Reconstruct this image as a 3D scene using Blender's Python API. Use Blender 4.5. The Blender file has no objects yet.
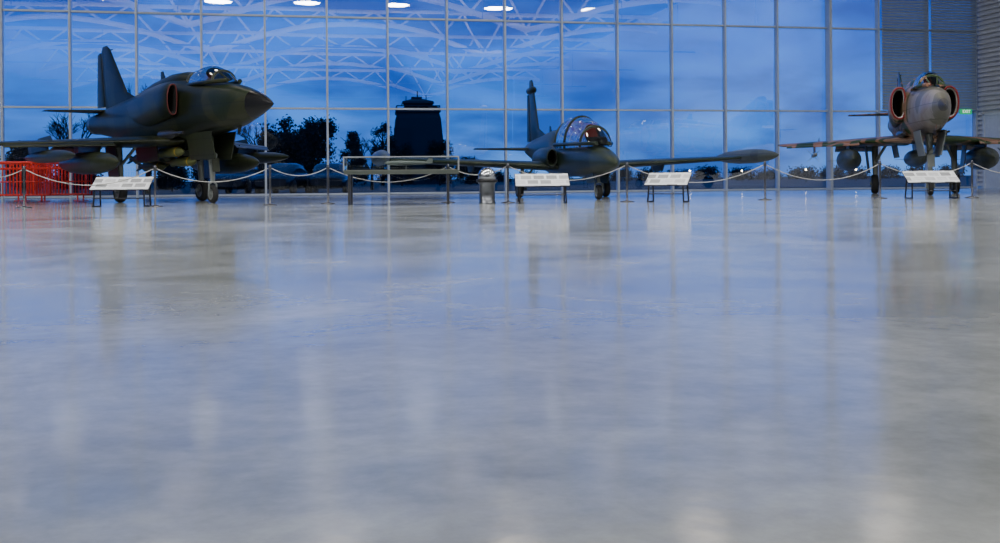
import bpy, math, random, bisect
from mathutils import Vector, Matrix
random.seed(7)
C = bpy.context.scene.collection
F = 1044.0; H = 178.0; CAMZ = 0.6
def P(px, Y): return (px-500.0)/F*Y

# ------------------------------------------------------------ materials
def newmat(name):
    m = bpy.data.materials.new(name); m.use_nodes = True
    nt = m.node_tree; b = nt.nodes["Principled BSDF"]
    return m, nt, b
def mat(name, col, rough=0.5, metal=0.0, spec=0.5, var=0.0, vscale=5.0, emit=0.0):
    m, nt, b = newmat(name)
    b.inputs["Roughness"].default_value = rough
    b.inputs["Metallic"].default_value = metal
    b.inputs["Specular IOR Level"].default_value = spec
    tc = nt.nodes.new("ShaderNodeTexCoord"); n = nt.nodes.new("ShaderNodeTexNoise")
    n.inputs["Scale"].default_value = vscale; n.inputs["Detail"].default_value = 4
    nt.links.new(tc.outputs["Object"], n.inputs["Vector"])
    r = nt.nodes.new("ShaderNodeValToRGB")
    v = var if var else 0.06
    r.color_ramp.elements[0].color = (*[c*(1-v) for c in col], 1)
    r.color_ramp.elements[1].color = (*[min(1, c*(1+v)) for c in col], 1)
    r.color_ramp.elements[0].position = 0.3; r.color_ramp.elements[1].position = 0.7
    nt.links.new(n.outputs["Fac"], r.inputs["Fac"])
    nt.links.new(r.outputs["Color"], b.inputs["Base Color"])
    if emit:
        b.inputs["Emission Color"].default_value = (*col, 1); b.inputs["Emission Strength"].default_value = emit
    return m
def jetpaint(name, cols, scale=0.45, rough=0.36, spec=.4):
    m, nt, b = newmat(name)
    b.inputs["Roughness"].default_value = rough; b.inputs["Specular IOR Level"].default_value = spec
    tc = nt.nodes.new("ShaderNodeTexCoord")
    n = nt.nodes.new("ShaderNodeTexNoise"); n.inputs["Scale"].default_value = scale; n.inputs["Detail"].default_value = 1.5
    nt.links.new(tc.outputs["Object"], n.inputs["Vector"])
    r = nt.nodes.new("ShaderNodeValToRGB"); cr = r.color_ramp; cr.interpolation = 'CONSTANT'
    k = len(cols)
    while len(cr.elements) < k: cr.elements.new(0.5)
    for i, c in enumerate(cols):
        cr.elements[i].position = 0 if i == 0 else 0.40 + 0.2*(i-0.5)/max(1, k-1)
        cr.elements[i].color = (*c, 1)
    nt.links.new(n.outputs["Fac"], r.inputs["Fac"])
    sx = nt.nodes.new("ShaderNodeSeparateXYZ"); cx = nt.nodes.new("ShaderNodeCombineXYZ")
    nt.links.new(tc.outputs["Object"], sx.inputs[0])
    nt.links.new(sx.outputs["Y"], cx.inputs["X"]); nt.links.new(sx.outputs["Z"], cx.inputs["Y"])
    br = nt.nodes.new("ShaderNodeTexBrick")
    br.inputs["Scale"].default_value = 1.0; br.inputs["Mortar Size"].default_value = 0.009
    br.inputs["Brick Width"].default_value = 0.9; br.inputs["Row Height"].default_value = 0.42
    br.inputs["Color1"].default_value = (1, 1, 1, 1); br.inputs["Color2"].default_value = (.8, .8, .8, 1)
    br.inputs["Mortar"].default_value = (.3, .3, .3, 1)
    nt.links.new(cx.outputs[0], br.inputs["Vector"])
    mx = nt.nodes.new("ShaderNodeMix"); mx.data_type = 'RGBA'; mx.blend_type = 'MULTIPLY'; mx.inputs[0].default_value = 0.9
    nt.links.new(r.outputs["Color"], mx.inputs[6]); nt.links.new(br.outputs["Color"], mx.inputs[7])
    n2 = nt.nodes.new("ShaderNodeTexNoise"); n2.inputs["Scale"].default_value = 4; n2.inputs["Detail"].default_value = 6
    nt.links.new(tc.outputs["Object"], n2.inputs["Vector"])
    r2 = nt.nodes.new("ShaderNodeValToRGB"); r2.color_ramp.elements[0].color = (.7, .7, .7, 1); r2.color_ramp.elements[1].color = (1.15, 1.15, 1.15, 1)
    nt.links.new(n2.outputs["Fac"], r2.inputs["Fac"])
    m2 = nt.nodes.new("ShaderNodeMix"); m2.data_type = 'RGBA'; m2.blend_type = 'MULTIPLY'; m2.inputs[0].default_value = 1
    nt.links.new(mx.outputs[2], m2.inputs[6]); nt.links.new(r2.outputs["Color"], m2.inputs[7])
    nt.links.new(m2.outputs[2], b.inputs["Base Color"])
    return m
def glassmat(name, fac, tint=(1, 1, 1), rough=0.0, fres=True):
    m = bpy.data.materials.new(name); m.use_nodes = True; nt = m.node_tree; nt.nodes.clear()
    o = nt.nodes.new("ShaderNodeOutputMaterial"); mx = nt.nodes.new("ShaderNodeMixShader")
    t = nt.nodes.new("ShaderNodeBsdfTransparent"); t.inputs[0].default_value = (*tint, 1)
    g = nt.nodes.new("ShaderNodeBsdfGlossy"); g.inputs["Roughness"].default_value = rough
    lw = nt.nodes.new("ShaderNodeLayerWeight"); lw.inputs[0].default_value = 0.35
    ma = nt.nodes.new("ShaderNodeMath"); ma.operation = 'MULTIPLY_ADD'; ma.use_clamp = True
    ma.inputs[1].default_value = 0.7 if fres else 0; ma.inputs[2].default_value = fac
    nt.links.new(lw.outputs["Fresnel"], ma.inputs[0]); nt.links.new(ma.outputs[0], mx.inputs[0])
    nt.links.new(t.outputs[0], mx.inputs[1]); nt.links.new(g.outputs[0], mx.inputs[2]); nt.links.new(mx.outputs[0], o.inputs[0])
    return m

M = {}
M['frame'] = mat("painted_aluminium", (.48, .54, .64), .4, .2)
M['winglass'] = glassmat("window_glass", .18, (.93, .96, 1))
M['canopy'] = glassmat("canopy_glass", .05, (.38, .44, .46))
M['canopyc'] = glassmat("clear_canopy_glass", .06, (.66, .67, .68))
M['caseglass'] = glassmat("case_glass", .07, (.92, .97, .96))
M['black'] = mat("black_metal", (.012, .012, .014), .35)
M['rubber'] = mat("tyre_rubber", (.02, .02, .02), .75)
M['steel'] = mat("brushed_steel", (.20, .21, .23), .3, .9)
M['polished'] = mat("polished_steel", (.62, .63, .66), .16, 1.0)
M['darksteel'] = mat("dark_steel", (.10, .10, .11), .3, .7)
M['hub'] = mat("pale_gear_paint", (.20, .22, .21), .4)
M['white'] = mat("pale_grey_frame_paint", (.34, .36, .38), .3)
M['ceil'] = mat("dark_ceiling", (.018, .022, .028), .9)
M['truss'] = mat("white_truss_paint", (.9, .9, .88), .5)
M['red'] = mat("red_powdercoat", (.7, .03, .015), .4)
M['intred'] = mat("intake_red", (.085, .008, .007), .6)
M['intred2'] = mat("intake_faded_red", (.22, .016, .016), .6)
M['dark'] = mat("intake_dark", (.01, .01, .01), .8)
M['inwhite'] = mat("intake_white", (.62, .6, .58), .5)
M['olive'] = jetpaint("olive_camouflage", [(.014, .024, .008), (.030, .035, .012), (.011, .017, .007)])
M['oliveg'] = jetpaint("green_trainer_camouflage", [(.016, .030, .017), (.031, .044, .027), (.013, .024, .015)])
M['camo'] = jetpaint("tan_green_camouflage", [(.035, .075, .02), (.36, .19, .12), (.05, .09, .03), (.40, .25, .17)], .8)
M['greynose'] = jetpaint("pinkish_grey_nose_paint", [(.16, .15, .115), (.30, .27, .245), (.27, .22, .19)], .8)
M['greytip'] = mat("grey_nose_cone", (.05, .048, .048), .4)
M['radome'] = mat("black_radome", (.005, .005, .006), .25)
M['tank'] = jetpaint("tank_paint", [(.026, .036, .017), (.036, .045, .023)])
M['tankg'] = jetpaint("tank_grey_paint", [(.09, .105, .09), (.05, .062, .05)])
M['bomb'] = mat("bomb_olive", (.13, .145, .045), .5)
M['yellow'] = mat("yellow_band", (.5, .36, .04), .5)
M['seat'] = mat("ejection_seat", (.12, .045, .035), .6)
M['seatred'] = mat("seat_headrest_red", (.65, .07, .04), .6)
M['rope'] = mat("pale_rope", (.5, .49, .47), .7)
M['foliage'] = mat("dark_foliage", (.008, .013, .013), .9)
M['bark'] = mat("dark_bark", (.012, .011, .01), .9)
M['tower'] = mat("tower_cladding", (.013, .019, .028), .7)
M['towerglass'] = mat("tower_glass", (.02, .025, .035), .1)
M['beige'] = mat("dim_board", (.30, .29, .24), .6)
M['carpaint'] = mat("dark_car_paint", (.02, .025, .035), .25)
M['lampglow'] = mat("outdoor_lamp", (1, .8, .5), .5, emit=25)
M['green'] = mat("exit_green", (.01, .36, .13), .5, emit=.9)
M['signwhite'] = mat("exit_white", (.8, .9, .85), .5, emit=1.1)
M['asphalt'] = mat("night_ground", (.03, .036, .04), .9, var=.3, vscale=.05)

def panelmat(i):
    m, nt, b = newmat("printed_panel"); b.inputs["Roughness"].default_value = .35; L = nt.links.new
    tc = nt.nodes.new("ShaderNodeTexCoord"); mp = nt.nodes.new("ShaderNodeMapping")
    mp.inputs["Location"].default_value = (i*.37, 0, 0)
    L(tc.outputs["Object"], mp.inputs[0])
    br = nt.nodes.new("ShaderNodeTexBrick"); br.inputs["Scale"].default_value = 1
    br.inputs["Brick Width"].default_value = .27; br.inputs["Row Height"].default_value = .034
    br.inputs["Mortar Size"].default_value = .012
    br.inputs["Color1"].default_value = (.5, .51, .53, 1); br.inputs["Color2"].default_value = (.9, .9, .9, 1)
    br.inputs["Mortar"].default_value = (.93, .95, .98, 1)
    L(mp.outputs[0], br.inputs[0])
    b2 = nt.nodes.new("ShaderNodeTexBrick"); b2.inputs["Scale"].default_value = 1
    b2.inputs["Brick Width"].default_value = .30; b2.inputs["Row Height"].default_value = .20; b2.inputs["Mortar Size"].default_value = .03
    b2.inputs["Color1"].default_value = (.1, .1, .1, 1); b2.inputs["Color2"].default_value = (1, 1, 1, 1); b2.inputs["Mortar"].default_value = (1, 1, 1, 1); b2.inputs["Bias"].default_value = .15
    L(mp.outputs[0], b2.inputs[0])
    mx = nt.nodes.new("ShaderNodeMix"); mx.data_type = 'RGBA'; mx.blend_type = 'MULTIPLY'; mx.inputs[0].default_value = .85
    L(br.outputs["Color"], mx.inputs[6]); L(b2.outputs["Color"], mx.inputs[7]); L(mx.outputs[2], b.inputs["Base Color"])
    return m

def floormat():
    m, nt, b = newmat("polished_concrete")
    L = nt.links.new
    tc = nt.nodes.new("ShaderNodeTexCoord")
    n1 = nt.nodes.new("ShaderNodeTexNoise"); n1.inputs["Scale"].default_value = .7; n1.inputs["Detail"].default_value = 8; n1.inputs["Roughness"].default_value = .64; n1.inputs["Distortion"].default_value = .8
    n2 = nt.nodes.new("ShaderNodeTexNoise"); n2.inputs["Scale"].default_value = 7; n2.inputs["Detail"].default_value = 8; n2.inputs["Roughness"].default_value = .7
    L(tc.outputs["Object"], n1.inputs["Vector"]); L(tc.outputs["Object"], n2.inputs["Vector"])
    r = nt.nodes.new("ShaderNodeValToRGB"); r.color_ramp.elements[0].position = .36; r.color_ramp.elements[1].position = .64
    r.color_ramp.elements[0].color = (.285, .30, .292, 1); r.color_ramp.elements[1].color = (.43, .445, .43, 1)
    L(n1.outputs["Fac"], r.inputs[0])
    r2 = nt.nodes.new("ShaderNodeValToRGB"); r2.color_ramp.elements[0].color = (.84, .84, .84, 1); r2.color_ramp.elements[1].color = (1.09, 1.09, 1.09, 1)
    r2.color_ramp.elements[0].position = .35; r2.color_ramp.elements[1].position = .65
    L(n2.outputs["Fac"], r2.inputs[0])
    mx = nt.nodes.new("ShaderNodeMix"); mx.data_type = 'RGBA'; mx.blend_type = 'MULTIPLY'; mx.inputs[0].default_value = 1
    L(r.outputs[0], mx.inputs[6]); L(r2.outputs[0], mx.inputs[7]); L(mx.outputs[2], b.inputs["Base Color"])
    rr = nt.nodes.new("ShaderNodeMapRange"); rr.inputs[1].default_value = .3; rr.inputs[2].default_value = .7
    rr.inputs[3].default_value = .085; rr.inputs[4].default_value = .17
    L(n1.outputs["Fac"], rr.inputs[0]); L(rr.outputs[0], b.inputs["Roughness"])
    n3 = nt.nodes.new("ShaderNodeTexNoise"); n3.inputs["Scale"].default_value = 5; n3.inputs["Detail"].default_value = 4
    L(tc.outputs["Object"], n3.inputs["Vector"])
    bp = nt.nodes.new("ShaderNodeBump"); bp.inputs["Strength"].default_value = .14; bp.inputs["Distance"].default_value = .01
    L(n3.outputs["Fac"], bp.inputs["Height"]); L(bp.outputs[0], b.inputs["Normal"])
    b.inputs["Specular IOR Level"].default_value = .8
    return m
M['floor'] = floormat()

# ------------------------------------------------------------ geometry helpers
class MB:
    def __init__(s): s.v = []; s.f = []; s.m = []; s.sm = []
    def add(s, verts, faces, mi=0, smooth=True):
        o = len(s.v); s.v += [tuple(v) for v in verts]
        for f in faces: s.f.append([i+o for i in f]); s.m.append(mi); s.sm.append(smooth)
    def loft(s, rings, mi=0, cap0=True, cap1=True, smooth=True, closed=True):
        n = len(rings[0]); v = [p for r in rings for p in r]; f = []
        for k in range(len(rings)-1):
            for i in range(n if closed else n-1):
                j = (i+1) % n; f.append([k*n+i, k*n+j, (k+1)*n+j, (k+1)*n+i])
        s.add(v, f, mi, smooth)
        if cap0: s.add(rings[0], [list(range(n))[::-1]], mi, False)
        if cap1: s.add(rings[-1], [list(range(n))], mi, False)
    def box(s, lo, hi, mi=0):
        x0, y0, z0 = lo; x1, y1, z1 = hi
        v = [(x0,y0,z0),(x1,y0,z0),(x1,y1,z0),(x0,y1,z0),(x0,y0,z1),(x1,y0,z1),(x1,y1,z1),(x0,y1,z1)]
        s.add(v, [[0,3,2,1],[4,5,6,7],[0,1,5,4],[1,2,6,5],[2,3,7,6],[3,0,4,7]], mi, False)
    def obox(s, c, ax, ay, az, mi=0):
        c = Vector(c); ax, ay, az = Vector(ax), Vector(ay), Vector(az); v = []
        for k in (-1, 1):
            for a, b in ((-1,-1),(1,-1),(1,1),(-1,1)): v.append(c+ax*a+ay*b+az*k)
        s.add(v, [[0,3,2,1],[4,5,6,7],[0,1,5,4],[1,2,6,5],[2,3,7,6],[3,0,4,7]], mi, False)
    def tube(s, pts, r, n=8, mi=0, closed=False):
        pts = [Vector(p) for p in pts]; rings = []
        rs = r if isinstance(r, (list, tuple)) else [r]*len(pts)
        ref = None
        for i, p in enumerate(pts):
            if closed: d = pts[(i+1) % len(pts)]-pts[i-1]
            else: d = pts[min(i+1, len(pts)-1)]-pts[max(i-1, 0)]
            d.normalize()
            if ref is None:
                ref = Vector((0, 0, 1)) if abs(d.z) < .9 else Vector((1, 0, 0))
            a = d.cross(ref).normalized(); b = a.cross(d).normalized(); ref = b
            rings.append([p+(a*math.cos(2*math.pi*k/n)+b*math.sin(2*math.pi*k/n))*rs[i] for k in range(n)])
        if closed: rings.append(rings[0])
        s.loft(rings, mi, not closed, not closed)
    def lathe(s, prof, c=(0,0,0), axis='z', n=20, mi=0, cap=True):
        rings = []
        for r, h in prof:
            ring = []
            for k in range(n):
                a = 2*math.pi*k/n; x, y = r*math.cos(a), r*math.sin(a)
                q = {'z': (x, y, h), 'x': (h, x, y), 'y': (y, h, x)}[axis]
                ring.append((c[0]+q[0], c[1]+q[1], c[2]+q[2]))
            rings.append(ring)
        s.loft(rings, mi, cap, cap)
    def sphere(s, c, r, n=12, mi=0, sc=(1,1,1)):
        rings = []
        for i in range(1, n):
            t = math.pi*i/n
            rings.append([(c[0]+sc[0]*r*math.sin(t)*math.cos(2*math.pi*k/(2*n)), c[1]+sc[1]*r*math.sin(t)*math.sin(2*math.pi*k/(2*n)), c[2]-sc[2]*r*math.cos(t)) for k in range(2*n)])
        s.loft(rings, mi)
    def foil(s, secs, nrm, mi=0):
        nrm = Vector(nrm).normalized(); cs = [0, .015, .05, .12, .25, .4, .6, .8, 1.0]
        th = [0, .13, .27, .40, .49, .5, .4, .22, .02]
        rings = []
        for le, te, t in secs:
            le, te = Vector(le), Vector(te)
            up = [le+(te-le)*c+nrm*t*h for c, h in zip(cs, th)]
            dn = [le+(te-le)*c-nrm*t*h for c, h in zip(cs, th)][1:]
            rings.append(up+dn[::-1])
        s.loft(rings, mi)
    def obj(s, name, mats, parent=None, loc=None, rotz=0, coll=True):
        me = bpy.data.meshes.new(name); me.from_pydata(s.v, [], s.f); me.update()
        for mm in (mats if isinstance(mats, (list, tuple)) else [mats]): me.materials.append(mm)
        for i, p in enumerate(me.polygons): p.material_index = s.m[i]; p.use_smooth = s.sm[i]
        o = bpy.data.objects.new(name, me); C.objects.link(o)
        if parent: o.parent = parent
        if loc: o.location = loc
        o.rotation_euler[2] = rotz
        return o
def empty(name, loc, rotz=0, label="", cat="", group=None):
    o = bpy.data.objects.new(name, None); C.objects.link(o); o.location = loc; o.rotation_euler[2] = rotz
    o.empty_display_size = .3
    tag(o, label, cat, group); return o
def tag(o, label=None, cat=None, group=None, kind=None):
    if label: o["label"] = label
    if cat: o["category"] = cat
    if group: o["group"] = group
    if kind: o["kind"] = kind
    return o

# ------------------------------------------------------------ room frame
BW = 2.274
P0 = Vector((P(3, 37.0), 37.0, 0)); E = Vector((.9806, .1962, 0)); IN = Vector((.1962, -.9806, 0))
ANG = math.atan2(E.y, E.x)
def W(t, w, z=0): return P0+E*t+IN*w+Vector((0, 0, z))
TL, TR, WD, CH = -6*BW, 17*BW, 95.0, 13.6
RM = Matrix.Translation(P0) @ Matrix.Rotation(ANG, 4, 'Z')
def room(o): o.location = P0; o.rotation_euler[2] = ANG; return o
def slab(name, lo, hi, m, label=None):
    b = MB(); b.box(lo, hi); o = room(b.obj(name, m)); tag(o, label, kind="structure"); return o
slab("floor", (TL, -WD, -.2), (TR, 0, 0), M['floor'], "polished grey concrete hangar floor")
slab("ceiling", (TL, -WD, CH), (TR, 0, CH+.2), M['ceil'])
wl = mat("grey_wall", (.30, .31, .33), .7)
slab("wall_left", (TL-.3, -WD, 0), (TL-.02, 0, CH), wl)
slab("wall_rear", (TL, -WD-.3, 0), (TR, -WD-.02, CH), mat("dark_rear_wall", (.05, .055, .065), .8))
b = MB()
b.box((TR+.12, -WD, 0), (TR+.4, 0, CH))
z = 0.1
while z < CH-.1:
    b.box((TR+.04, -3.0 if z > 3.3 else -.45, z), (TR+.12, -.1, z+.11)); z += .2
o = room(b.obj("wall_right", mat("pale_ribbed_cladding", (.52, .54, .58), .5))); tag(o, "pale grey wall clad in horizontal ribs", kind="structure")
b = MB(); b.box((TR+.02, -2.5, 0), (TR+.10, -.55, 3.05)); b.box((TR-.0, -2.6, 0), (TR+.11, -2.5, 3.15)); b.box((TR, -.62, 0), (TR+.11, -.5, 3.15)); b.box((TR, -2.6, 3.05), (TR+.11, -.5, 3.15))
tag(room(b.obj("door_1", mat("white_door", (.55, .6, .67), .4))), kind="structure")

zs = [0.08, 3.26, 6.70, 10.14, 13.5]
for i in range(-6, 17):
    n = i+7
    b = MB()
    for k in range(4):
        x0, x1 = i*BW+.03, (i+1)*BW-.03; z0, z1 = zs[k]+.03, zs[k+1]-.03
        tx, tz = random.uniform(-.004, .004), random.uniform(-.004, .004)
        b.add([(x0, .05+tx, z0), (x1, .05-tx, z0), (x1, .05-tx+tz, z1), (x0, .05+tx+tz, z1)], [[0, 1, 2, 3]], 0, False)
    tag(room(b.obj("window_%d" % n, M['winglass'])), "tall glass curtain wall bay", kind="structure")
tn = 1
for i in range(-6, 18):
    b = MB(); wd = .036
    b.box((i*BW-wd, -.14, 0), (i*BW+wd, .12, CH))
    if i == 14: b.box((i*BW-.06, -.30, 0), (i*BW+.06, -.14, CH))
    tag(room(b.obj("trim_%d" % tn, M['frame'])), "pale aluminium mullion", kind="structure"); tn += 1
for z in [.05]+zs[1:]:
    b = MB(); b.box((TL, -.06, z-.035), (TR, .1, z+.035))
    tag(room(b.obj("trim_%d" % tn, M['frame'])), "pale aluminium transom", kind="structure"); tn += 1

bm = mat("blind_slats", (.26, .31, .39), .5)
for i in (15, 16):
    b = MB(); z = 3.36
    while z < 13.3:
        b.obox((0, 0, z), (BW/2-.07, 0, 0), (0, .03, .052), (0, -.005, .004)); z += .115
    b.box((-BW/2+.07, -.05, 13.3), (BW/2-.07, .05, 13.4))
    o = b.obj("window_blind", bm); o.matrix_world = RM @ Matrix.Translation(((i+.5)*BW, -.24, 0))
    tag(o, "grey horizontal slatted blind hung over the glazing", "window blind", "slatted blinds")

ex = MB(); ex.box((-.26, -.05, -.11), (.26, .05, .11))
es = ex.obj("exit_sign", M['green']); es.matrix_world = RM @ Matrix.Translation((16.68*BW, -.42, 3.24))
tag(es, "small green illuminated exit sign below the blind", "exit sign")
cu = bpy.data.curves.new("exit_text", 'FONT'); cu.body = "EXIT"; cu.size = .18; cu.align_x = 'CENTER'; cu.align_y = 'CENTER'; cu.extrude = .003
to = bpy.data.objects.new("tmp", cu); C.objects.link(to)
bpy.context.view_layer.update()
me = bpy.data.meshes.new_from_object(to.evaluated_get(bpy.context.evaluated_depsgraph_get())); bpy.data.objects.remove(to)
me.materials.clear(); me.materials.append(M['signwhite'])
tx = bpy.data.objects.new("lettering", me); C.objects.link(tx); tx.parent = es; tx.location = (0, -.056, 0); tx.rotation_euler = (math.pi/2, 0, 0)

# arched lattice trusses
for w in (11, 24, 37, 50, 63, 78):
    b = MB(); L = TR-TL-1; N = 30; bot = []; top = []
    for k in range(N+1):
        u = k/N; x = TL+.5+L*u
        bot.append((x, -w, 9.7+2.3*abs(math.sin(math.pi*(u*2.5+.15))))); top.append((x, -w, 12.9))
    b.tube(bot, .2, 6); b.tube(top, .16, 6)
    for k in range(N):
        b.tube([bot[k], top[k+1]], .085, 5) if k % 2 == 0 else b.tube([top[k], bot[k+1]], .085, 5)
    tag(room(b.obj("trim_%d" % tn, M['truss'])), "white lattice roof truss", kind="structure"); tn += 1

# high bay lamps, then added uplights for the trusses
def arealight(name, size, en, col):
    l = bpy.data.lights.new(name, 'AREA'); l.shape = 'DISK'; l.size = size; l.energy = en; l.color = col; return l
ld = arealight("lamp_light", 1.7, 560, (1, .98, .95))
ldim = arealight("dimmed_lamp_light", 1.7, 60, (1, .88, .74))
lu = arealight("added_truss_uplight", .5, 850, (1, .98, .96))  # added source, brightens the trusses from below
b = MB(); b.lathe([(.90, 0), (.87, .03), (.55, .18), (.3, .22)], cap=False); b.lathe([(.012, .2), (.012, 1.3)])
proto = None
for w in (5.5, 18, 30.5):
    for t in (-8, -1.5, 5.5, 11.3, 17.2, 24, 31):
        if proto is None:
            o = b.obj("pendant_lamp", M['darksteel']); proto = o
        else:
            o = proto.copy(); C.objects.link(o)
        o.location = W(t, w, 12.25)
        tag(o, "round industrial pendant lamp hanging from the roof", "lamp", "high bay pendant lamps")
        l = bpy.data.objects.new("lamp_bulb", ldim if w < 6 else ld); C.objects.link(l); l.parent = o; l.location = (0, 0, .02)
for w in (16.2, 28.5, 41, 55, 69):  # added out-of-view uplighters so trusses show in the glass reflections
    b = MB(); b.box((TL+1, -w-.05, 9.15), (TR-1, -w+.05, 9.25)); x = TL+2
    while x < TR-1: b.tube([(x, -w, 9.2), (x, -w, CH)], .015, 4); x += 8
    for t in (-5, 4, 13, 22, 31): b.lathe([(.12, 9.25), (.26, 9.3), (.28, 9.35)], (t, -w, 0))
    tag(room(b.obj("trim_%d" % tn, M['darksteel'])), "dark suspended uplighter track, added to light the trusses", kind="structure"); tn += 1
    for t in (-5, 4, 13, 22, 31):
        l = bpy.data.objects.new("added_uplight", lu); C.objects.link(l); l.location = W(t, w, 9.38); l.rotation_euler[0] = math.pi

# ------------------------------------------------------------ aircraft
def ring(u, hw, zb, zt, n=28, e=2.2, xc=0.0):
    zc = (zb+zt)/2; hh = (zt-zb)/2; out = []
    for k in range(n):
        a = 2*math.pi*k/n; c, s_ = math.cos(a), math.sin(a)
        out.append((xc+hw*math.copysign(abs(c)**(2/e), c), u, zc+hh*math.copysign(abs(s_)**(2/e), s_)))
    return out
def interp(tab, u):
    for a, c in zip(tab[:-1], tab[1:]):
        if a[0] <= u <= c[0]:
            t = (u-a[0])/(c[0]-a[0])
            return [a[i]+(c[i]-a[i])*t for i in range(len(a))]
    return list(tab[-1])
def smoothtab(tab, n=60):
    us = [tab[0][0]+(tab[-1][0]-tab[0][0])*(k/n)**1.15 for k in range(n+1)]
    out = []
    X = [t[0] for t in tab]
    for u in us:
        i = min(max(bisect.bisect_right(X, u)-1, 0), len(X)-2)
        p0 = tab[max(i-1, 0)]; p1 = tab[i]; p2 = tab[i+1]; p3 = tab[min(i+2, len(X)-1)]
        t = (u-X[i])/(X[i+1]-X[i]); row = [u]
        for k in range(1, len(p1)):
            d = X[i+1]-X[i]
            m1 = (p2[k]-p0[k])/(p2[0]-p0[0])*d; m2 = (p3[k]-p1[k])/(p3[0]-p1[0])*d
            t2, t3 = t*t, t*t*t
            row.append((2*t3-3*t2+1)*p1[k]+(t3-2*t2+t)*m1+(-2*t3+3*t2)*p2[k]+(t3-t2)*m2)
        row[1] = max(row[1], .01)
        if row[3]-row[2] < .02: row[3] = row[2]+.02
        out.append(row)
    return out
def arc(u, hw, z0, h, n=18, lean=0):
    return [(hw*math.cos(math.pi*k/n), u+lean*math.sin(math.pi*k/n), z0+h*math.sin(math.pi*k/n)**.9) for k in range(n+1)]
def wheel(root, c, r, w, parent):
    b = MB(); cx, cy, cz = c
    b.lathe([(r*.62, -w/2), (r*.9, -w/2), (r, -w/4), (r, w/4), (r*.9, w/2), (r*.62, w/2)], c, 'x', 24, 0, cap=False)
    b.lathe([(r*.62, -w*.5), (r*.55, -w*.35), (r*.2, -w*.35), (r*.12, -w*.55), (.01, -w*.55)], c, 'x', 20, 1, cap=False)
    b.lathe([(r*.62, w*.5), (r*.55, w*.35), (r*.2, w*.35), (r*.12, w*.55), (.01, w*.55)], c, 'x', 20, 1, cap=False)
    return b.obj("wheel", [M['rubber'], M['hub']], parent)
def tankobj(name, root, x, u0, u1, z, r, m, fins=True, par=None):
    b = MB(); L = u1-u0
    prof = [(.01, 0), (r*.28, L*.03), (r*.56, L*.09), (r*.85, L*.2), (r, L*.34), (r, L*.58), (r*.85, L*.74), (r*.5, L*.9), (.02, L)]
    b.lathe(prof, (x, u0, z), 'y', 20)
    if fins:
        for a in (0, math.pi):
            d = Vector((math.cos(a), 0, math.sin(a)))
            b.foil([(Vector((x, u1-L*.22, z))+d*r*.3, Vector((x, u1-.03, z))+d*r*.2, .02), (Vector((x, u1-L*.12, z))+d*r*1.6, Vector((x, u1-.03, z))+d*r*1.6, .01)], (0, 0, 1))
    return b.obj(name, m, par or root)
def bomb(root, x, u, z, par):
    b = MB(); b.lathe([(.01, 0), (.08, .12), (.13, .35), (.135, .8), (.12, 1.2), (.06, 1.7), (.05, 1.9)], (x, u, z), 'y', 16, 0)
    b.lathe([(.128, .30), (.134, .36)], (x, u, z), 'y', 16, 1, cap=False)
    for a in range(4):
        aa = math.pi/4+a*math.pi/2; d = Vector((math.cos(aa), 0, math.sin(aa))); c0 = Vector((x, u, z))
        b.foil([(c0+Vector((0, 1.45, 0))+d*.05, c0+Vector((0, 1.9, 0))+d*.05, .01), (c0+Vector((0, 1.65, 0))+d*.19, c0+Vector((0, 1.9, 0))+d*.19, .008)], d.cross(Vector((0, 1, 0))), 0)
    return b.obj("bomb", [M['bomb'], M['yellow']], par)
def seat(root, u, z, sc=1.0, big=1.0):
    b = MB()
    b.box((-.24*sc, u-.25, z-.5), (.24*sc, u+.3, z-.38))
    b.obox((0, u+.28, z-.1), (.22*sc, 0, 0), (0, .07, .0), (0, .08, .42))
    b.obox((0, u+.30, z+.36*sc), (.15*sc*big, 0, 0), (0, .09, 0), (0, .02, .11*big), 1)
    b.tube([(-.13, u+.22, z+.4*sc), (-.1, u+.2, z+.5*sc), (.1, u+.2, z+.5*sc), (.13, u+.22, z+.4*sc)], .015, 6, 2)
    return b.obj("ejection_seat", [M['seat'], M['seatred'], M['yellow']], root)

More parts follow.
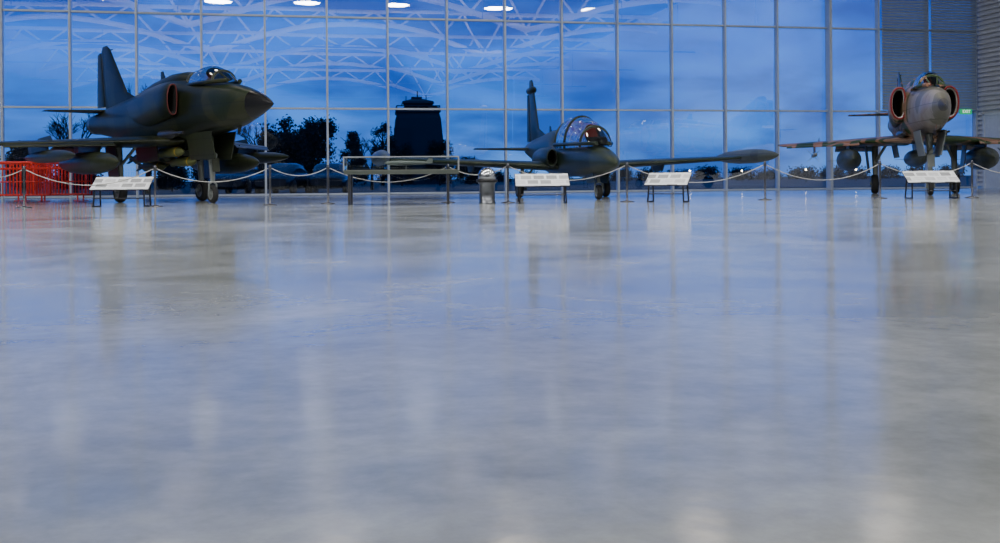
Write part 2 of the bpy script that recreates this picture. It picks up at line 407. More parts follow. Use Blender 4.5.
def skyjet(loc, th, paint, nosem, intakem, rimm, tankm, label, radome=True, ftop=4.88, liprad=.018, ihw=.15, ihh=.40, ioff=.6, bombs=True, tr=.31, fat=1.0, nosedark=1.0, ng=2.92, slim=False):
    R = empty("jet_aircraft", loc, th, label, "aircraft", None)
    tab = [(0, .015, 2.40, 2.43), (.15, .07, 2.34, 2.52), (.45, .16, 2.25, 2.65), (.9, .27, 2.13, 2.80), (1.5, .38, 2.00, 2.95), (2.2, .46, 1.89, 3.07),
           (3.2, .54, 1.78, 3.18), (4.0, .60, 1.70, 3.28), (4.6, .66, 1.64, 3.36), (5.4, .70, 1.60, 3.38), (6.6, .70, 1.58, 3.28), (8, .62, 1.66, 3.10),
           (9.5, .49, 1.88, 2.96), (10.8, .39, 2.04, 2.80), (11.5, .33, 2.12, 2.72)]
    tab = [(t[0], t[1]*fat, t[2], t[3]) for t in tab]
    rows = smoothtab(tab, 80)
    b = MB(); k1 = [i for i, r in enumerate(rows) if r[0] < (nosedark if radome else .4)][-1]
    rings = [ring(r[0], r[1], r[2], r[3], e=2.2 if r[0] < 1.5 else 2.5) for r in rows]
    b.loft(rings[:k1+1], 1, True, False)
    k2 = [i for i, r in enumerate(rows) if r[0] < 3.6][-1] if nosem != paint else k1
    if k2 > k1: b.loft(rings[k1:k2+1], 2, False, False)
    b.loft(rings[k2:], 0, False, True)
    b.loft([ring(u, w_, 3.0, t_) for u, w_, t_ in ((4.1, .18, 3.44), (4.6, .32, 3.56), (5.4, .36, 3.56), (6.6, .3, 3.43), (7.8, .18, 3.22), (8.6, .05, 3.08))], 0)
    b.foil([((0, 1.6, 2.0), (0, 1.85, 2.0), .02), ((0, 1.72, 1.76), (0, 1.86, 1.76), .01)], (1, 0, 0), 0)
    b.foil([((0, 6.2, 3.42), (0, 6.6, 3.42), .02), ((0, 6.4, 3.72), (0, 6.6, 3.72), .01)], (1, 0, 0), 0)
    b.obj("fuselage", [paint, M['radome'] if radome else M['greytip'], nosem], R)
    p = MB(); p.lathe([(.33, 0), (.31, .35), (.27, .35), (.25, -.1), (.01, -.1)], (0, 11.45, 2.42), 'y', 22, 0, cap=False); p.obj("exhaust_nozzle", M['darksteel'], R)
    ZB = 3.10
    ct = [(2.05, .16, .0), (2.3, .27, .15), (2.6, .33, .32), (2.9, .36, .44), (3.2, .37, .50), (3.6, .37, .49), (3.95, .34, .43), (4.3, .30, .36)]
    cs = smoothtab([(u, w_, ZB, ZB+max(h, .01)) for u, w_, h in ct], 22)
    g = MB(); g.loft([arc(r[0], r[1], ZB-.02, r[3]-ZB+.02) for r in cs], 0, False, False, closed=False)
    can = g.obj("canopy", M['canopy'], R)
    fr = MB()
    for uu in (2.6, 4.15):
        q = interp(cs, uu); fr.tube(arc(uu, q[1]+.005, ZB-.02, q[3]-ZB+.025), .035, 6)
    for sgn in (-1, 1):
        fr.tube([(sgn*(r[1]+.01), r[0], ZB+.02) for r in cs], .06, 6)
        q = interp(cs, 2.5)
        fr.tube([(sgn*.09, 2.1, ZB+.03), (sgn*.15, 2.55, ZB+(q[3]-ZB)*.95)], .022, 6)
    fr.obj("canopy_frame", paint, can)
    seat(R, 3.25, 3.05, .75)
    for sgn in (-1, 1):
        b = MB(); oo = ioff+ihw; IZ = 2.74
        def ir(u, off, hw, hh, zc=IZ):
            out = []
            for k in range(28):
                a = 2*math.pi*k/28; c, s_ = math.cos(a), math.sin(a)
                dx = hw*c if c > 0 else hw*.75*math.copysign(abs(c)**.45, c)
                out.append((sgn*(off+dx), u, zc+hh*math.copysign(abs(s_)**.9, s_)))
            return out
        b.loft([ir(4.05, oo, ihw, ihh), ir(4.2, oo, ihw+.04, ihh+.05), ir(4.7, oo-.05, ihw+.06, ihh+.08, 2.70), ir(5.6, .64, .24, .52, 2.62), ir(6.8, .48, .24, .50, 2.55), ir(8.2, .34, .22, .46, 2.5)], 0, False, True)
        b.loft([ir(4.05, oo, ihw, ihh), ir(4.16, oo, ihw-.05, ihh-.06)], 1, False, False)
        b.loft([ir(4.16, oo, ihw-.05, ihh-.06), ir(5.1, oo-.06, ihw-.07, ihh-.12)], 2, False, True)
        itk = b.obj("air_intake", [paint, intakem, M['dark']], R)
        b = MB(); b.tube(ir(4.05, oo, ihw, ihh), liprad, 8, 0, closed=True); b.obj("intake_lip", rimm, itk)
    for sgn in (-1, 1):
        b = MB()
        b.foil([((sgn*.3, 4.35, 1.68), (sgn*.3, 9.1, 1.72), .34), ((sgn*1.2, 5.1, 1.66), (sgn*1.2, 9.1, 1.70), .30), ((sgn*2.6, 6.45, 1.64), (sgn*2.6, 9.05, 1.70), .20), ((sgn*4.05, 7.85, 1.62), (sgn*4.05, 9.0, 1.70), .11), ((sgn*4.25, 8.25, 1.64), (sgn*4.25, 8.9, 1.70), .04)], (0, 0, 1))
        b.foil([((sgn*2.9, 6.9, 1.72), (sgn*2.9, 8.2, 1.74), .015), ((sgn*2.9, 7.1, 1.86), (sgn*2.9, 8.2, 1.80), .01)], (1, 0, 0))
        wg = b.obj("wing", paint, R)
        s2 = MB(); s2.foil([((sgn*1.75, 5.42, 1.55), (sgn*1.75, 5.85, 1.68), .07), ((sgn*3.95, 7.58, 1.53), (sgn*3.95, 7.86, 1.64), .05)], (0, .3, 1)); s2.obj("leading_edge_slat", paint, wg)
        f2 = MB(); f2.foil([((sgn*.9, 8.75, 1.60), (sgn*.9, 9.45, 1.42), .06), ((sgn*2.3, 8.75, 1.60), (sgn*2.3, 9.4, 1.42), .05)], (0, 0, 1)); f2.obj("wing_flap", paint, wg)
        b = MB(); b.foil([((sgn*2.0, 5.7, 1.62), (sgn*2.0, 8.0, 1.62), .1), ((sgn*2.0, 5.9, 1.36), (sgn*2.0, 7.8, 1.36), .1)], (1, 0, 0)); py = b.obj("pylon", paint, R)
        tankobj("drop_tank", R, sgn*2.0, 4.55, 9.2, 1.10, tr, tankm, par=py)
        b = MB(); b.foil([((sgn*3.05, 6.8, 1.60), (sgn*3.05, 8.6, 1.60), .07), ((sgn*3.05, 6.7, 1.38), (sgn*3.05, 8.5, 1.38), .07)], (1, 0, 0)); py = b.obj("pylon", paint, R)
        if slim: tankobj("slim_store", R, sgn*3.05, 4.7, 8.9, 1.27, .17, tankm, par=py)
        else:
            b = MB(); b.lathe([(.01, 0), (.05, .06), (.065, .2), (.065, 2.75), (.05, 2.8)], (sgn*3.05, 6.1, 1.28), 'y', 12, 0)
            b.lathe([(.067, .35), (.067, .42)], (sgn*3.05, 6.1, 1.28), 'y', 12, 1)
            for a in range(4):
                aa = math.pi/4+a*math.pi/2; d = Vector((math.cos(aa), 0, math.sin(aa))); c0 = Vector((sgn*3.05, 6.1, 1.28))
                b.foil([(c0+Vector((0, .45, 0))+d*.06, c0+Vector((0, .7, 0))+d*.06, .012), (c0+Vector((0, .62, 0))+d*.22, c0+Vector((0, .7, 0))+d*.22, .008)], d.cross(Vector((0, 1, 0))), 0)
                b.foil([(c0+Vector((0, 2.3, 0))+d*.06, c0+Vector((0, 2.75, 0))+d*.06, .012), (c0+Vector((0, 2.5, 0))+d*.28, c0+Vector((0, 2.75, 0))+d*.28, .008)], d.cross(Vector((0, 1, 0))), 0)
            b.obj("missile", [M['hub'], M['yellow']], py)
        b = MB(); b.foil([((sgn*.15, 9.95, 2.78), (sgn*.15, 11.6, 2.78), .12), ((sgn*1.72, 11.0, 2.80), (sgn*1.72, 11.75, 2.80), .05)], (0, 0, 1)); b.obj("horizontal_stabilizer", paint, R)
        b = MB(); x = sgn*1.19
        b.tube([(x, 6.75, 1.62), (x, 6.6, .9), (x, 6.55, .34)], [.11, .09, .07], 10)
        b.tube([(x, 6.6, 1.0), (x*.75, 6.2, 1.55)], .045, 8); b.tube([(x, 6.6, .9), (x, 7.3, 1.55)], .04, 8)
        b.tube([(x-.17, 6.55, .32), (x+.17, 6.55, .32)], .05, 8)
        gr = b.obj("main_landing_gear", M['hub'], R)
        wheel(R, (x+sgn*.02, 6.55, .31), .31, .2, gr)
        b = MB(); b.obox((x+sgn*.25, 6.5, 1.12), (.012, 0, 0), (0, .4, 0), (sgn*.05, 0, .46)); b.obox((sgn*.62, 6.1, 1.36), (.012, 0, 0), (0, .75, 0), (sgn*.04, 0, .22)); b.obj("gear_door", tankm, gr)
        b = MB(); b.tube([(sgn*.62, 4.6, 1.86), (sgn*.62, 3.7, 1.86)], .035, 8); b.lathe([(.06, 0), (.12, .3), (.12, 1.0)], (sgn*.58, 4.2, 1.84), 'y', 10); b.obj("cannon_barrel", M['darksteel'], R)
    b = MB(); b.tube([(0, ng+.18, 1.9), (0, ng+.03, 1.0), (0, ng, .55)], [.10, .08, .06], 10)
    b.tube([(0, ng+.03, .95), (0, ng+.78, 1.75)], .04, 8)
    for sgn in (-1, 1): b.tube([(0, ng, .58), (sgn*.10, ng, .5), (sgn*.10, ng, .23)], .028, 8)
    b.tube([(-.12, ng, .23), (.12, ng, .23)], .03, 8)
    b.sphere((0, ng-.12, 1.25), .08, 8)
    gr = b.obj("nose_landing_gear", M['hub'], R)
    wheel(R, (0, ng, .235), .235, .13, gr)
    b = MB(); b.obox((-.28, ng+.1, 1.50), (.012, 0, 0), (0, .75, 0), (-.07, 0, .36)); b.obox((.28, ng+.1, 1.50), (.012, 0, 0), (0, .75, 0), (.07, 0, .36)); b.obox((0, ng-.2, 1.0), (.10, 0, 0), (0, .01, 0), (0, .03, .18)); b.obj("gear_door", [M['hub'] if nosem != paint else tankm], gr)
    b = MB(); b.foil([((0, 4.9, 1.66), (0, 7.2, 1.62), .12), ((0, 5.0, 1.36), (0, 7.0, 1.36), .12)], (1, 0, 0))
    if bombs: b.tube([(0, 4.9, 1.34), (0, 7.0, 1.34)], .1, 8)
    py = b.obj("pylon", paint, R)
    if bombs:
        for x, u, z in ((-.30, 4.4, 1.38), (.30, 4.4, 1.38), (0, 4.3, 1.12)): bomb(R, x, u, z, py)
        for x, u, z in ((-.27, 6.3, 1.24), (.27, 6.3, 1.24), (0, 6.3, 1.02)): bomb(R, x, u, z, py)
    else: tankobj("centreline_tank", R, 0, 4.3, 8.6, 1.12, .27, tankm, par=py)
    b = MB()
    b.foil([((0, 8.1, 3.0), (0, 10.9, 2.85), .09), ((0, 9.1, 3.32), (0, 11.05, 3.3), .12), ((0, 10.5, ftop-.13), (0, 11.25, ftop-.13), .07), ((0, 10.75, ftop), (0, 11.15, ftop), .04)], (1, 0, 0))
    b.tube([(0, 10.6, ftop-.16), (0, 10.3, ftop-.16)], .02, 6)
    fn = b.obj("tail_fin", paint, R)
    b = MB(); b.foil([((0, 10.92, 2.95), (0, 11.65, 2.95), .06), ((0, 11.27, ftop-.18), (0, 11.6, ftop-.23), .04)], (1, 0, 0)); b.obj("rudder", paint, fn)
    return R

skyjet((P(274, 24.9), 24.9, 0), math.radians(40.7), M['olive'], M['olive'], M['dark'], M['intred'], M['tank'],
       "dark olive single-seat attack jet standing on tall landing gear", ng=3.3, slim=True)
skyjet((P(946, 27.2), 27.2, 0), math.radians(-15), M['camo'], M['greynose'], M['inwhite'], M['intred2'], M['tankg'],
       "tan and green camouflaged attack jet with red-rimmed white intakes", radome=False, ftop=4.3, liprad=.028, ihw=.23, ihh=.46, ioff=.48, bombs=False, tr=.36, fat=.95)

def trainer(loc, th, paint):
    R = empty("jet_trainer", loc, th, "dark green two-seat trainer jet with wingtip tanks", "aircraft")
    tab = [(0, .015, .92, .95), (.12, .10, .86, 1.03), (.4, .20, .80, 1.15), (.9, .31, .72, 1.29), (1.5, .40, .66, 1.42), (2.2, .47, .62, 1.52), (3.5, .54, .62, 1.62), (4.6, .57, .62, 1.74), (5.2, .57, .63, 2.02),
           (6.2, .54, .68, 2.08), (7.4, .47, .82, 2.0), (8.8, .34, 1.08, 1.93), (10, .22, 1.3, 1.84), (10.7, .13, 1.42, 1.75)]
    rows = smoothtab(tab, 66); b = MB(); rings = [ring(r[0], r[1], r[2], r[3]) for r in rows]
    b.loft(rings, 0)
    b.foil([((0, 7.0, 2.03), (0, 7.4, 2.03), .02), ((0, 7.2, 2.25), (0, 7.4, 2.25), .01)], (1, 0, 0))
    b.obj("fuselage", [paint], R)
    CZ = 1.42
    cs = smoothtab([(1.25, .16, CZ, 1.44), (1.6, .33, CZ, 1.71), (2.0, .43, CZ, 1.98), (2.6, .50, CZ, 2.18), (3.4, .53, CZ, 2.33), (4.2, .52, CZ, 2.35), (4.9, .44, CZ, 2.24), (5.5, .32, CZ, 2.07)], 28)
    g = MB(); g.loft([arc(r[0], r[1], CZ, r[3]-CZ) for r in cs], 0, False, False, closed=False); can = g.obj("canopy", M['canopyc'], R)
    fr = MB()
    for uu in (2.0, 3.35, 4.9):
        q = interp(cs, uu); fr.tube(arc(uu, q[1]+.004, CZ, q[3]-CZ+.006), .036, 6)
    for sgn in (-1, 1): fr.tube([(sgn*(r[1]+.004), r[0], 1.47+.02*r[0]) for r in cs], .055, 6)
    q = interp(cs, 2.0); fr.tube([(0, 1.35, 1.50), (0, 2.0, q[3])], .02, 6)
    fr.obj("canopy_frame", paint, can)
    seat(R, 2.4, 1.60, .85, 1.9); seat(R, 3.85, 1.72, .85, 1.9)
    b = MB(); b.obox((0, 1.85, 1.58), (.28, 0, 0), (0, .2, .0), (0, .05, .10)); b.obj("instrument_coaming", M['black'], R)
    for sgn in (-1, 1):
        def ir(u, off, hw, hh, zc=1.17): return [(sgn*off+hw*math.cos(a), u, zc+hh*math.sin(a)) for a in [2*math.pi*k/22 for k in range(22)]]
        b = MB()
        b.loft([ir(4.0, .72, .15, .24), ir(4.15, .72, .19, .28), ir(4.8, .70, .23, .32), ir(5.8, .60, .25, .34), ir(7.0, .45, .22, .3), ir(8.0, .3, .15, .25)], 0, False, True)
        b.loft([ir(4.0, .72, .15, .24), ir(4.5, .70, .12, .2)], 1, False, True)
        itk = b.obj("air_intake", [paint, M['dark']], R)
        b = MB(); b.tube(ir(4.0, .72, .15, .24), .018, 8, 0, closed=True); b.obj("intake_lip", paint, itk)
        b = MB(); b.foil([((sgn*.4, 4.1, .92), (sgn*.4, 6.5, .95), .28), ((sgn*5.4, 4.7, 1.16), (sgn*5.4, 6.0, 1.18), .14)], (0, 0, 1)); wg = b.obj("wing", paint, R)
        tankobj("tip_tank", R, sgn*5.6, 2.6, 7.4, 1.20, .22, M['tankg'], fins=True, par=wg)
        b = MB(); b.foil([((sgn*2.9, 4.6, 1.0), (sgn*2.9, 6.0, 1.0), .08), ((sgn*2.9, 4.8, .78), (sgn*2.9, 5.8, .78), .08)], (1, 0, 0)); b.obj("pylon", paint, R)
        b = MB(); b.foil([((sgn*.1, 9.3, 1.58), (sgn*.1, 10.6, 1.58), .12), ((sgn*2.0, 9.75, 1.60), (sgn*2.0, 10.5, 1.60), .06)], (0, 0, 1)); b.obj("horizontal_stabilizer", paint, R)
        b = MB(); x = sgn*1.25
        b.tube([(x, 5.7, .9), (x, 5.65, .28)], [.06, .05], 8); b.tube([(x-.1, 5.65, .27), (x+.12, 5.65, .27)], .04, 8); b.tube([(x, 5.7, .5), (x*.7, 5.8, .9)], .03, 6)
        gr = b.obj("main_landing_gear", M['hub'], R); wheel(R, (x+sgn*.1, 5.65, .27), .27, .17, gr)
    b = MB(); b.tube([(0, 1.75, .95), (0, 1.7, .45)], [.06, .05], 8)
    for sgn in (-1, 1): b.tube([(0, 1.7, .48), (sgn*.1, 1.7, .42), (sgn*.1, 1.7, .2)], .025, 6)
    b.tube([(-.11, 1.7, .2), (.11, 1.7, .2)], .025, 6)
    gr = b.obj("nose_landing_gear", M['hub'], R); wheel(R, (0, 1.7, .2), .2, .13, gr)
    b = MB(); b.obox((.2, 1.8, .58), (.01, 0, 0), (0, .4, 0), (.03, 0, .14)); b.obox((-.2, 1.8, .58), (.01, 0, 0), (0, .4, 0), (-.03, 0, .14)); b.obj("gear_door", paint, gr)
    b = MB(); b.foil([((0, 7.9, 2.0), (0, 10.2, 1.8), .07), ((0, 8.9, 2.25), (0, 10.3, 2.2), .11), ((0, 9.8, 3.85), (0, 10.45, 3.85), .08), ((0, 9.95, 3.98), (0, 10.4, 3.98), .05)], (1, 0, 0))
    b.lathe([(.01, 0), (.08, .08), (.13, .3), (.12, .9), (.02, 1.25)], (0, 9.5, 3.62), 'y', 12)
    fn = b.obj("tail_fin", paint, R)
    b = MB(); b.foil([((0, 10.22, 1.85), (0, 10.85, 1.85), .06), ((0, 10.47, 3.5), (0, 10.8, 3.5), .05)], (1, 0, 0)); b.obj("rudder", paint, fn)
    return R
trainer((P(617, 26.3), 26.3, 0), math.radians(10.5), M['oliveg'])

# ------------------------------------------------------------ barrier posts + ropes
posts = [(-40, 24.0), (24, 24.0), (155, 24.0), (270, 24.6), (328, 25.4), (448, 25.6), (508, 25.0), (627, 25.0), (765, 25.8), (880, 26.6), (972, 26.6), (1060, 26.8)]
pm = MB(); pm.lathe([(.17, 0), (.17, .015), (.05, .035), (.025, .05), (.025, .84), (.04, .85), (.04, .90), (.032, .92), (.028, .95), (.01, .96)], n=16)
pp = None; tops = []
for px, Y in posts:
    if pp is None: o = pm.obj("rope_stanchion", M['darksteel']); pp = o
    else: o = pp.copy(); C.objects.link(o)
    o.location = (P(px, Y), Y, 0); tops.append(Vector((P(px, Y), Y, .87)))
    tag(o, "slim dark metal stanchion post with round base", "barrier post", "rope barrier stanchions")
for a, c in zip(tops[:-1], tops[1:]):
    d = (c-a); L = d.length; dn = d.normalized(); a2 = a+dn*.045; c2 = c-dn*.045; sag = min(.42, L*.12)
    pts = [a2+(c2-a2)*(k/16)-Vector((0, 0, sag*(1-(2*k/16-1)**2))) for k in range(17)]
    b = MB(); b.tube(pts, .011, 6); tag(b.obj("barrier_rope", M['rope']), "pale rope sagging between two stanchions", "rope", "barrier ropes")

# ------------------------------------------------------------ info lecterns
lect = [(122, 24.1, 1.33, .0, "white tilted information panel beside the olive attack jet"), (542, 24.4, 1.25, .05, "white tilted information panel in front of the green trainer"),
        (668, 24.5, 1.02, -.45, "angled white information panel under the trainer's wing"), (931, 26.0, 1.28, 0, "white tilted information panel in front of the camouflaged jet")]
for i, (px, Y, wd, rz, lab) in enumerate(lect):
    R = empty("information_lectern", (P(px, Y), Y, 0), rz, lab, "information panel", "information lecterns")
    b = MB(); h = wd/2
    b.obox((0, 0, 0), (h, 0, 0), (0, .25, 0), (0, 0, .006))
    o = b.obj("display_panel", panelmat(i), R); o.location = (0, 0, .55); o.rotation_euler = (math.radians(34), 0, 0)
    b = MB(); b.obox((0, 0, -.015), (h+.01, 0, 0), (0, .26, 0), (0, 0, .007))
    o = b.obj("panel_backing", M['black'], R); o.location = (0, 0, .55); o.rotation_euler = (math.radians(34), 0, 0)
    for sgn in (-1, 1):
        b = MB(); x = sgn*(h-.1)
        b.tube([(x, -.18, .38), (x+sgn*.02, -.22, .02)], .02, 6); b.tube([(x, .14, .60), (x+sgn*.02, .22, .02)], .02, 6); b.tube([(x+sgn*.02, -.24, .02), (x+sgn*.02, .24, .02)], .02, 6)
        b.obj("leg", M['black'], R)
    b = MB(); b.tube([(-h+.1, -.2, .2), (h-.1, -.2, .2)], .015, 6); b.obj("crossbar", M['black'], R)

# ------------------------------------------------------------ display case
DY = 24.6; R = empty("display_case", (P(402, DY), DY, 0), ANG*.3, "long glass-topped display case on metal legs", "display case")
hw, hd = 1.33, .38
b = MB(); b.box((-hw, -hd, .71), (hw, hd, .77)); b.box((-hw-.02, -hd-.02, .77), (hw+.02, hd+.02, .80)); b.obj("cabinet_body", mat("grey_green_panel", (.12, .14, .12), .5), R)
b = MB(); b.box((-hw+.05, -hd+.05, .80), (hw-.05, hd-.05, .815)); b.obj("display_bed", M['beige'], R)
b = MB(); b.box((-hw+.01, -hd+.01, .825), (hw-.01, hd-.01, 1.10)); b.obj("glass_cover", M['caseglass'], R)
b = MB()
for x in (-hw, hw):
    for y in (-hd, hd): b.box((x-.014, y-.014, .80), (x+.014, y+.014, 1.12))
    b.box((x-.014, -hd, 1.10), (x+.014, hd, 1.125))
for y in (-hd, hd): b.box((-hw, y-.014, 1.10), (hw, y+.014, 1.125))
b.obj("cover_frame", M['white'], R)
for x in (-hw+.12, hw-.25):
    for y in (-hd+.06, hd-.06):
        b = MB(); b.box((x-.03, y-.03, 0), (x+.03, y+.03, .71)); b.obj("leg", M['darksteel'], R)
b = MB(); b.lathe([(.01, 0), (.05, .1), (.06, .4), (.04, .9), (.01, 1.1)], (-.4, -.05, .97), 'x', 12); b.foil([((-.0, -.28, .97), (.25, -.28, .97), .02), ((-.1, -.05, .97), (.3, -.05, .97), .03), ((-.0, .2, .97), (.25, .2, .97), .02)], (0, 0, 1))
b.foil([((.55, -.05, .97), (.72, -.05, .97), .02), ((.63, -.05, 1.08), (.73, -.05, 1.08), .01)], (0, 1, 0)); b.tube([(.1, -.03, .815), (.1, -.03, .96)], .015, 6); b.obj("model_exhibit", M['hub'], R)

# pedestal with dome
DY = 24.6; R = empty("round_pedestal", (P(487, DY), DY, 0), 0, "dark steel cylinder pedestal topped by a shiny rounded dome", "pedestal")
b = MB(); b.lathe([(.20, 0), (.20, .03), (.185, .04), (.185, .46), (.20, .47), (.22, .50)], n=24); b.obj("cylinder_base", M['steel'], R)
b = MB(); b.lathe([(.19, .55), (.215, .60), (.21, .68), (.185, .75), (.14, .81), (.08, .845), (.03, .857), (.01, .858)], n=24); b.obj("polished_dome", M['polished'], R)
b = MB(); b.lathe([(.20, .50), (.25, .51), (.25, .57), (.20, .58)], n=24, cap=False); b.obj("rim_band", M['black'], R)

# ------------------------------------------------------------ red crowd barriers
for k, (px, Y, rz) in enumerate([(10, 31.0, .12), (64, 31.6, -.05), (-4, 32.6, .05), (48, 33.0, .1)]):
    b = MB(); w2 = 1.15 if k != 1 else .85
    b.tube([(-w2, 0, .18), (-w2, 0, 1.05), (-w2+.08, 0, 1.18), (w2-.08, 0, 1.18), (w2, 0, 1.05), (w2, 0, .18)], .032, 8)
    b.tube([(-w2, 0, .2), (w2, 0, .2)], .025, 6); b.tube([(-w2, 0, 1.0), (w2, 0, 1.0)], .025, 6); b.tube([(-w2, 0, .6), (w2, 0, .6)], .02, 6)
    n = int(w2*2/.1)
    for j in range(1, n): x = -w2+2*w2*j/n; b.tube([(x, 0, .2), (x, 0, 1.18)], .016, 5)
    for x in (-w2+.25, w2-.25): b.box((x-.03, -.28, 0), (x+.03, .28, .02)); b.box((x-.02, -.02, 0), (x+.02, .02, .2))
    o = b.obj("crowd_barrier", M['red'], None, (P(px, Y), Y, 0), rz)
    tag(o, "red metal crowd barrier with vertical bars", "barrier", "red crowd barriers")

# ------------------------------------------------------------ outside
b = MB(); b.add([(-400, 0, 0), (400, 0, 0), (400, 700, 0), (-400, 700, 0)], [[0, 1, 2, 3]], 0, False)
g = b.obj("ground", M['asphalt']); g.rotation_euler[2] = ANG; g.location = P0+Vector((-.1962*.3, .9806*.3, -.06))
tag(g, "dark grass and tarmac airfield outside the glass", "ground", kind="structure")

TY = 120.0; R = empty("control_tower", (P(418, TY), TY, -.06), .12, "dark airfield control tower silhouetted against the dusk sky", "control tower")
s = TY/F
def Z(y): return CAMZ+(H-y)*s
b = MB()
def sq(h, z): return [(-h, -h, z), (h, -h, z), (h, h, z), (-h, h, z)]
b.loft([sq(26*s, 0), sq(25*s, Z(150)), sq(22*s, Z(118)), sq(20*s, Z(112))], smooth=False)
b.box((10*s, -21*s, Z(116)), (19*s, -8*s, Z(106))); b.box((-24*s, -25*s, Z(150)), (-8*s, -20*s, Z(128)))
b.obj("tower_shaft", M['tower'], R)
b = MB(); b.loft([sq(20*s, Z(114)), sq(22*s, Z(112)), sq(22*s, Z(110)), sq(17*s, Z(109))], smooth=False)
for sgn in (-1, 1):
    for a in (-1, 0, 1):
        b.tube([(21*s*sgn, a*21*s, Z(111)), (21*s*sgn, a*21*s, Z(106))], .06, 4); b.tube([(a*21*s, 21*s*sgn, Z(111)), (a*21*s, 21*s*sgn, Z(106))], .06, 4)
    b.tube([(21*s*sgn, -21*s, Z(106)), (21*s*sgn, 21*s, Z(106))], .06, 4); b.tube([(-21*s, 21*s*sgn, Z(106)), (21*s, 21*s*sgn, Z(106))], .06, 4)
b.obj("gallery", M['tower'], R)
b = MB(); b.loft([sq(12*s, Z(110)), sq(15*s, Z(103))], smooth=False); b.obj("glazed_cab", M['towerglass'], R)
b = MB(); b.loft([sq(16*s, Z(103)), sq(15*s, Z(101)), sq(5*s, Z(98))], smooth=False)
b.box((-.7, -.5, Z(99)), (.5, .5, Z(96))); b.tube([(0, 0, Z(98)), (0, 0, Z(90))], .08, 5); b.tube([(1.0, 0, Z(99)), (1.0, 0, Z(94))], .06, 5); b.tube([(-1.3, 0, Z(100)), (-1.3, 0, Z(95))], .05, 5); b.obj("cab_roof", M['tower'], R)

def branch(b, p, d, L, r, depth, leaves=None):
    q = p+d*L
    mid = p+d*L*.5+Vector((random.uniform(-1, 1), random.uniform(-1, 1), 0))*L*.05
    b.tube([p, mid, q], [r, r*.85, r*.65], 4)
    if depth == 0: return
    for _ in range(3 if depth > 1 else 5):
        nd = (d+Vector((random.uniform(-1, 1), random.uniform(-1, 1), random.uniform(-.25, .6)))*.75).normalized()
        branch(b, p+d*L*random.uniform(.6, 1), nd, L*random.uniform(.6, .8), r*.6, depth-1, leaves)
def bare_tree(px, Y, htop, depth=5):
    R = empty("bare_tree", (P(px, Y), Y, -.06), 0, "leafless winter tree outside the glass wall", "tree", "bare trees")
    b = MB(); hgt = CAMZ+(H-htop)*Y/F
    branch(b, Vector((0, 0, 0)), Vector((0, 0, 1)), hgt*.36, hgt*.026, depth); b.obj("trunk", M['bark'], R)
bare_tree(147, 52, 52); bare_tree(75, 50, 92); bare_tree(372, 62, 122, 5); bare_tree(262, 56, 116, 5)
def leafy(px, Y, ytop, wpx, conifer=False, group="leafy trees", dens=200):
    s = Y/F; hgt = CAMZ+(H-ytop)*s; rw = wpx*s/2
    R = empty("leafy_tree", (P(px, Y), Y, -.06), 0, "dark bushy evergreen tree outside the glass wall", "tree", group)
    b = MB(); b.tube([(0, 0, 0), (0, 0, hgt*.8)], [hgt*.03, hgt*.01], 6)
    for k in range(14):
        a = random.uniform(0, 6.28); z = hgt*random.uniform(.25, .75)
        b.tube([(0, 0, z), (math.cos(a)*rw*.6, math.sin(a)*rw*.6, z+hgt*.16)], [hgt*.01, hgt*.003], 4)
    b.obj("trunk", M['bark'], R)
    b = MB()
    blobs = []
    for k in range(30):
        z = hgt*random.uniform(.10, .9); f = (1-z/hgt)**.8 if conifer else math.sqrt(max(0, 1-((z/hgt-.42)/.58)**2))
        a = random.uniform(0, 6.28); blobs.append((Vector((math.cos(a)*rw*f*.62, math.sin(a)*rw*f*.62, z)), rw*(.2+.28*f)))
    for c, r in blobs:
        for _ in range(dens):
            v = Vector((random.gauss(0, 1), random.gauss(0, 1), random.gauss(0, 1))).normalized()*r*random.uniform(.2, 1.1); p = c+v
            if p.z < .1: continue
            a1 = Vector((random.gauss(0, 1), random.gauss(0, 1), random.gauss(0, 1))).normalized(); a2 = a1.cross(v+Vector((.01, 0, 0))).normalized(); q = rw*.06
            b.add([p-a1*q, p+a2*q*.7, p+a1*q, p-a2*q*.7], [[0, 1, 2, 3]], 0, False)
    b.obj("foliage", M['foliage'], R)
for a in [(282, 68, 114, 54), (318, 80, 112, 52), (352, 92, 126, 38, True), (383, 104, 118, 28), (402, 98, 140, 30), (440, 100, 138, 32), (250, 84, 142, 40), (300, 94, 126, 46), (28, 66, 140, 50), (76, 75, 148, 46), (212, 74, 156, 46), (172, 64, 156, 36), (470, 108, 158, 34)]:
    leafy(*a)
for k in range(16):
    px = 500+k*30+random.uniform(-4, 4); leafy(px, [150, 166, 182, 198][k % 4], random.uniform(170, 174), random.uniform(26, 34), False, "distant tree line", 60)

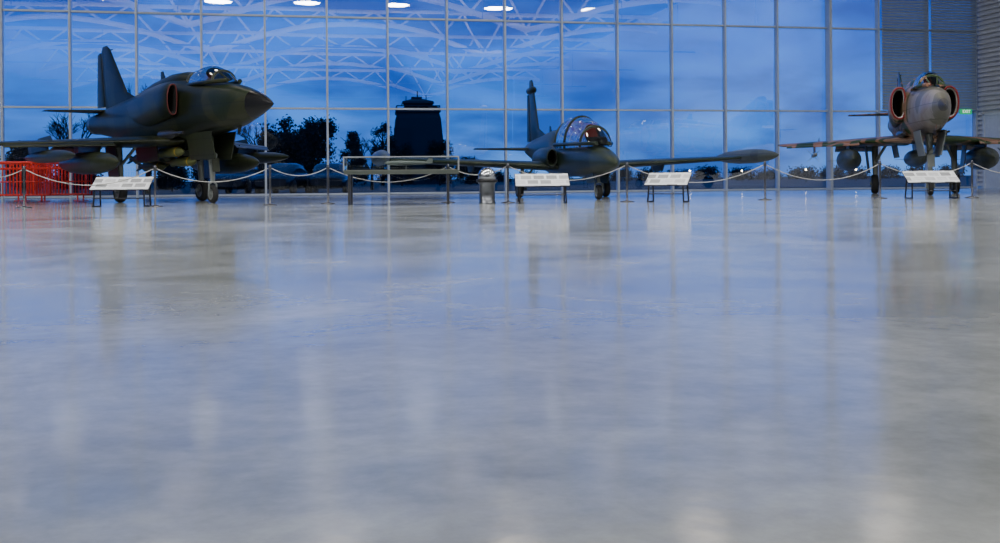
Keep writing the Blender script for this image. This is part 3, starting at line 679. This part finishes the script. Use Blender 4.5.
def car(px, Y, rz):
    R = empty("parked_car", (P(px, Y), Y, -.06), rz, "dark parked car outside the glass wall", "car", "parked cars")
    b = MB(); tab = [(-2.2, .72, .35, .72), (-2.0, .84, .25, .86), (-1.2, .88, .22, .98), (0, .9, .22, 1.02), (1.4, .88, .22, 1.02), (2.0, .84, .25, .95), (2.2, .74, .38, .8)]
    def rr(x, hw, zb, zt): return [(p[1], p[0], p[2]) for p in ring(x, hw, zb, zt, 16, 4)]
    b.loft([rr(*t) for t in tab]); b.obj("car_body", M['carpaint'], R)
    b = MB(); b.loft([rr(-1.1, .70, .9, .98), rr(-.5, .72, .9, 1.38), rr(.3, .72, .9, 1.45), rr(1.1, .70, .9, 1.38), rr(1.8, .66, .9, .98)]); b.obj("cabin", M['towerglass'], R)
    for x in (-1.35, 1.35):
        for y in (-.8, .8):
            b = MB(); b.lathe([(.18, -.1), (.31, -.1), (.32, 0), (.31, .1), (.18, .1)], (x, y, .32), 'y', 16); b.obj("wheel", M['rubber'], R)
car(284, 49, 1.5); car(330, 50, 1.65); car(238, 49, 1.57)
for px, Y in ((690, 110), (806, 105), (742, 120), (556, 118), (856, 112)):
    R = empty("street_lamp", (P(px, Y), Y, -.06), 0, "distant lit lamp post on the airfield", "street lamp", "airfield lamp posts")
    b = MB(); b.tube([(0, 0, 0), (0, 0, 1.2)], .05, 6); b.obj("pole", M['bark'], R)
    b = MB(); b.sphere((0, 0, 1.26), .09, 6); b.obj("lamp_head", M['lampglow'], R)

# ------------------------------------------------------------ world
w = bpy.data.worlds.new("dusk_sky"); bpy.context.scene.world = w; w.use_nodes = True; nt = w.node_tree; L = nt.links.new
bg = nt.nodes["Background"]; tc = nt.nodes.new("ShaderNodeTexCoord"); sp = nt.nodes.new("ShaderNodeSeparateXYZ"); L(tc.outputs["Generated"], sp.inputs[0])
r = nt.nodes.new("ShaderNodeValToRGB"); e = r.color_ramp.elements
e[0].position = 0; e[0].color = (.055, .27, .98, 1); e[1].position = .5; e[1].color = (.018, .13, .62, 1)
for p, c in ((.05, (.028, .21, .98, 1)), (.12, (.012, .15, .95, 1)), (.2, (.012, .145, .88, 1))):
    q = e.new(p); q.color = c
L(sp.outputs["Z"], r.inputs[0])
mp = nt.nodes.new("ShaderNodeMapping"); mp.inputs["Scale"].default_value = (3.0, 3.0, 9); L(tc.outputs["Generated"], mp.inputs[0])
n = nt.nodes.new("ShaderNodeTexNoise"); n.inputs["Scale"].default_value = 2.6; n.inputs["Detail"].default_value = 7; n.inputs["Distortion"].default_value = .35; L(mp.outputs[0], n.inputs[0])
r2 = nt.nodes.new("ShaderNodeValToRGB"); r2.color_ramp.elements[0].position = .36; r2.color_ramp.elements[0].color = (.55, .56, .62, 1); r2.color_ramp.elements[1].position = .66; r2.color_ramp.elements[1].color = (2.5, 1.65, 1.22, 1)
L(n.outputs["Fac"], r2.inputs[0])
mx = nt.nodes.new("ShaderNodeMix"); mx.data_type = 'RGBA'; mx.blend_type = 'MULTIPLY'; mx.inputs[0].default_value = 1
L(r.outputs[0], mx.inputs[6]); L(r2.outputs[0], mx.inputs[7]); L(mx.outputs[2], bg.inputs[0]); bg.inputs[1].default_value = 1.25

# ------------------------------------------------------------ camera
cd = bpy.data.cameras.new("camera"); cd.sensor_width = 36; cd.lens = F/1000*36; cd.shift_y = -.0935; cd.clip_end = 2000
cam = bpy.data.objects.new("camera", cd); C.objects.link(cam)
cam.matrix_world = Matrix.Translation((0, 0, CAMZ)) @ Matrix.Rotation(math.pi/2, 4, 'X') @ Matrix.Rotation(-.008, 4, 'Z')
bpy.context.scene.camera = cam
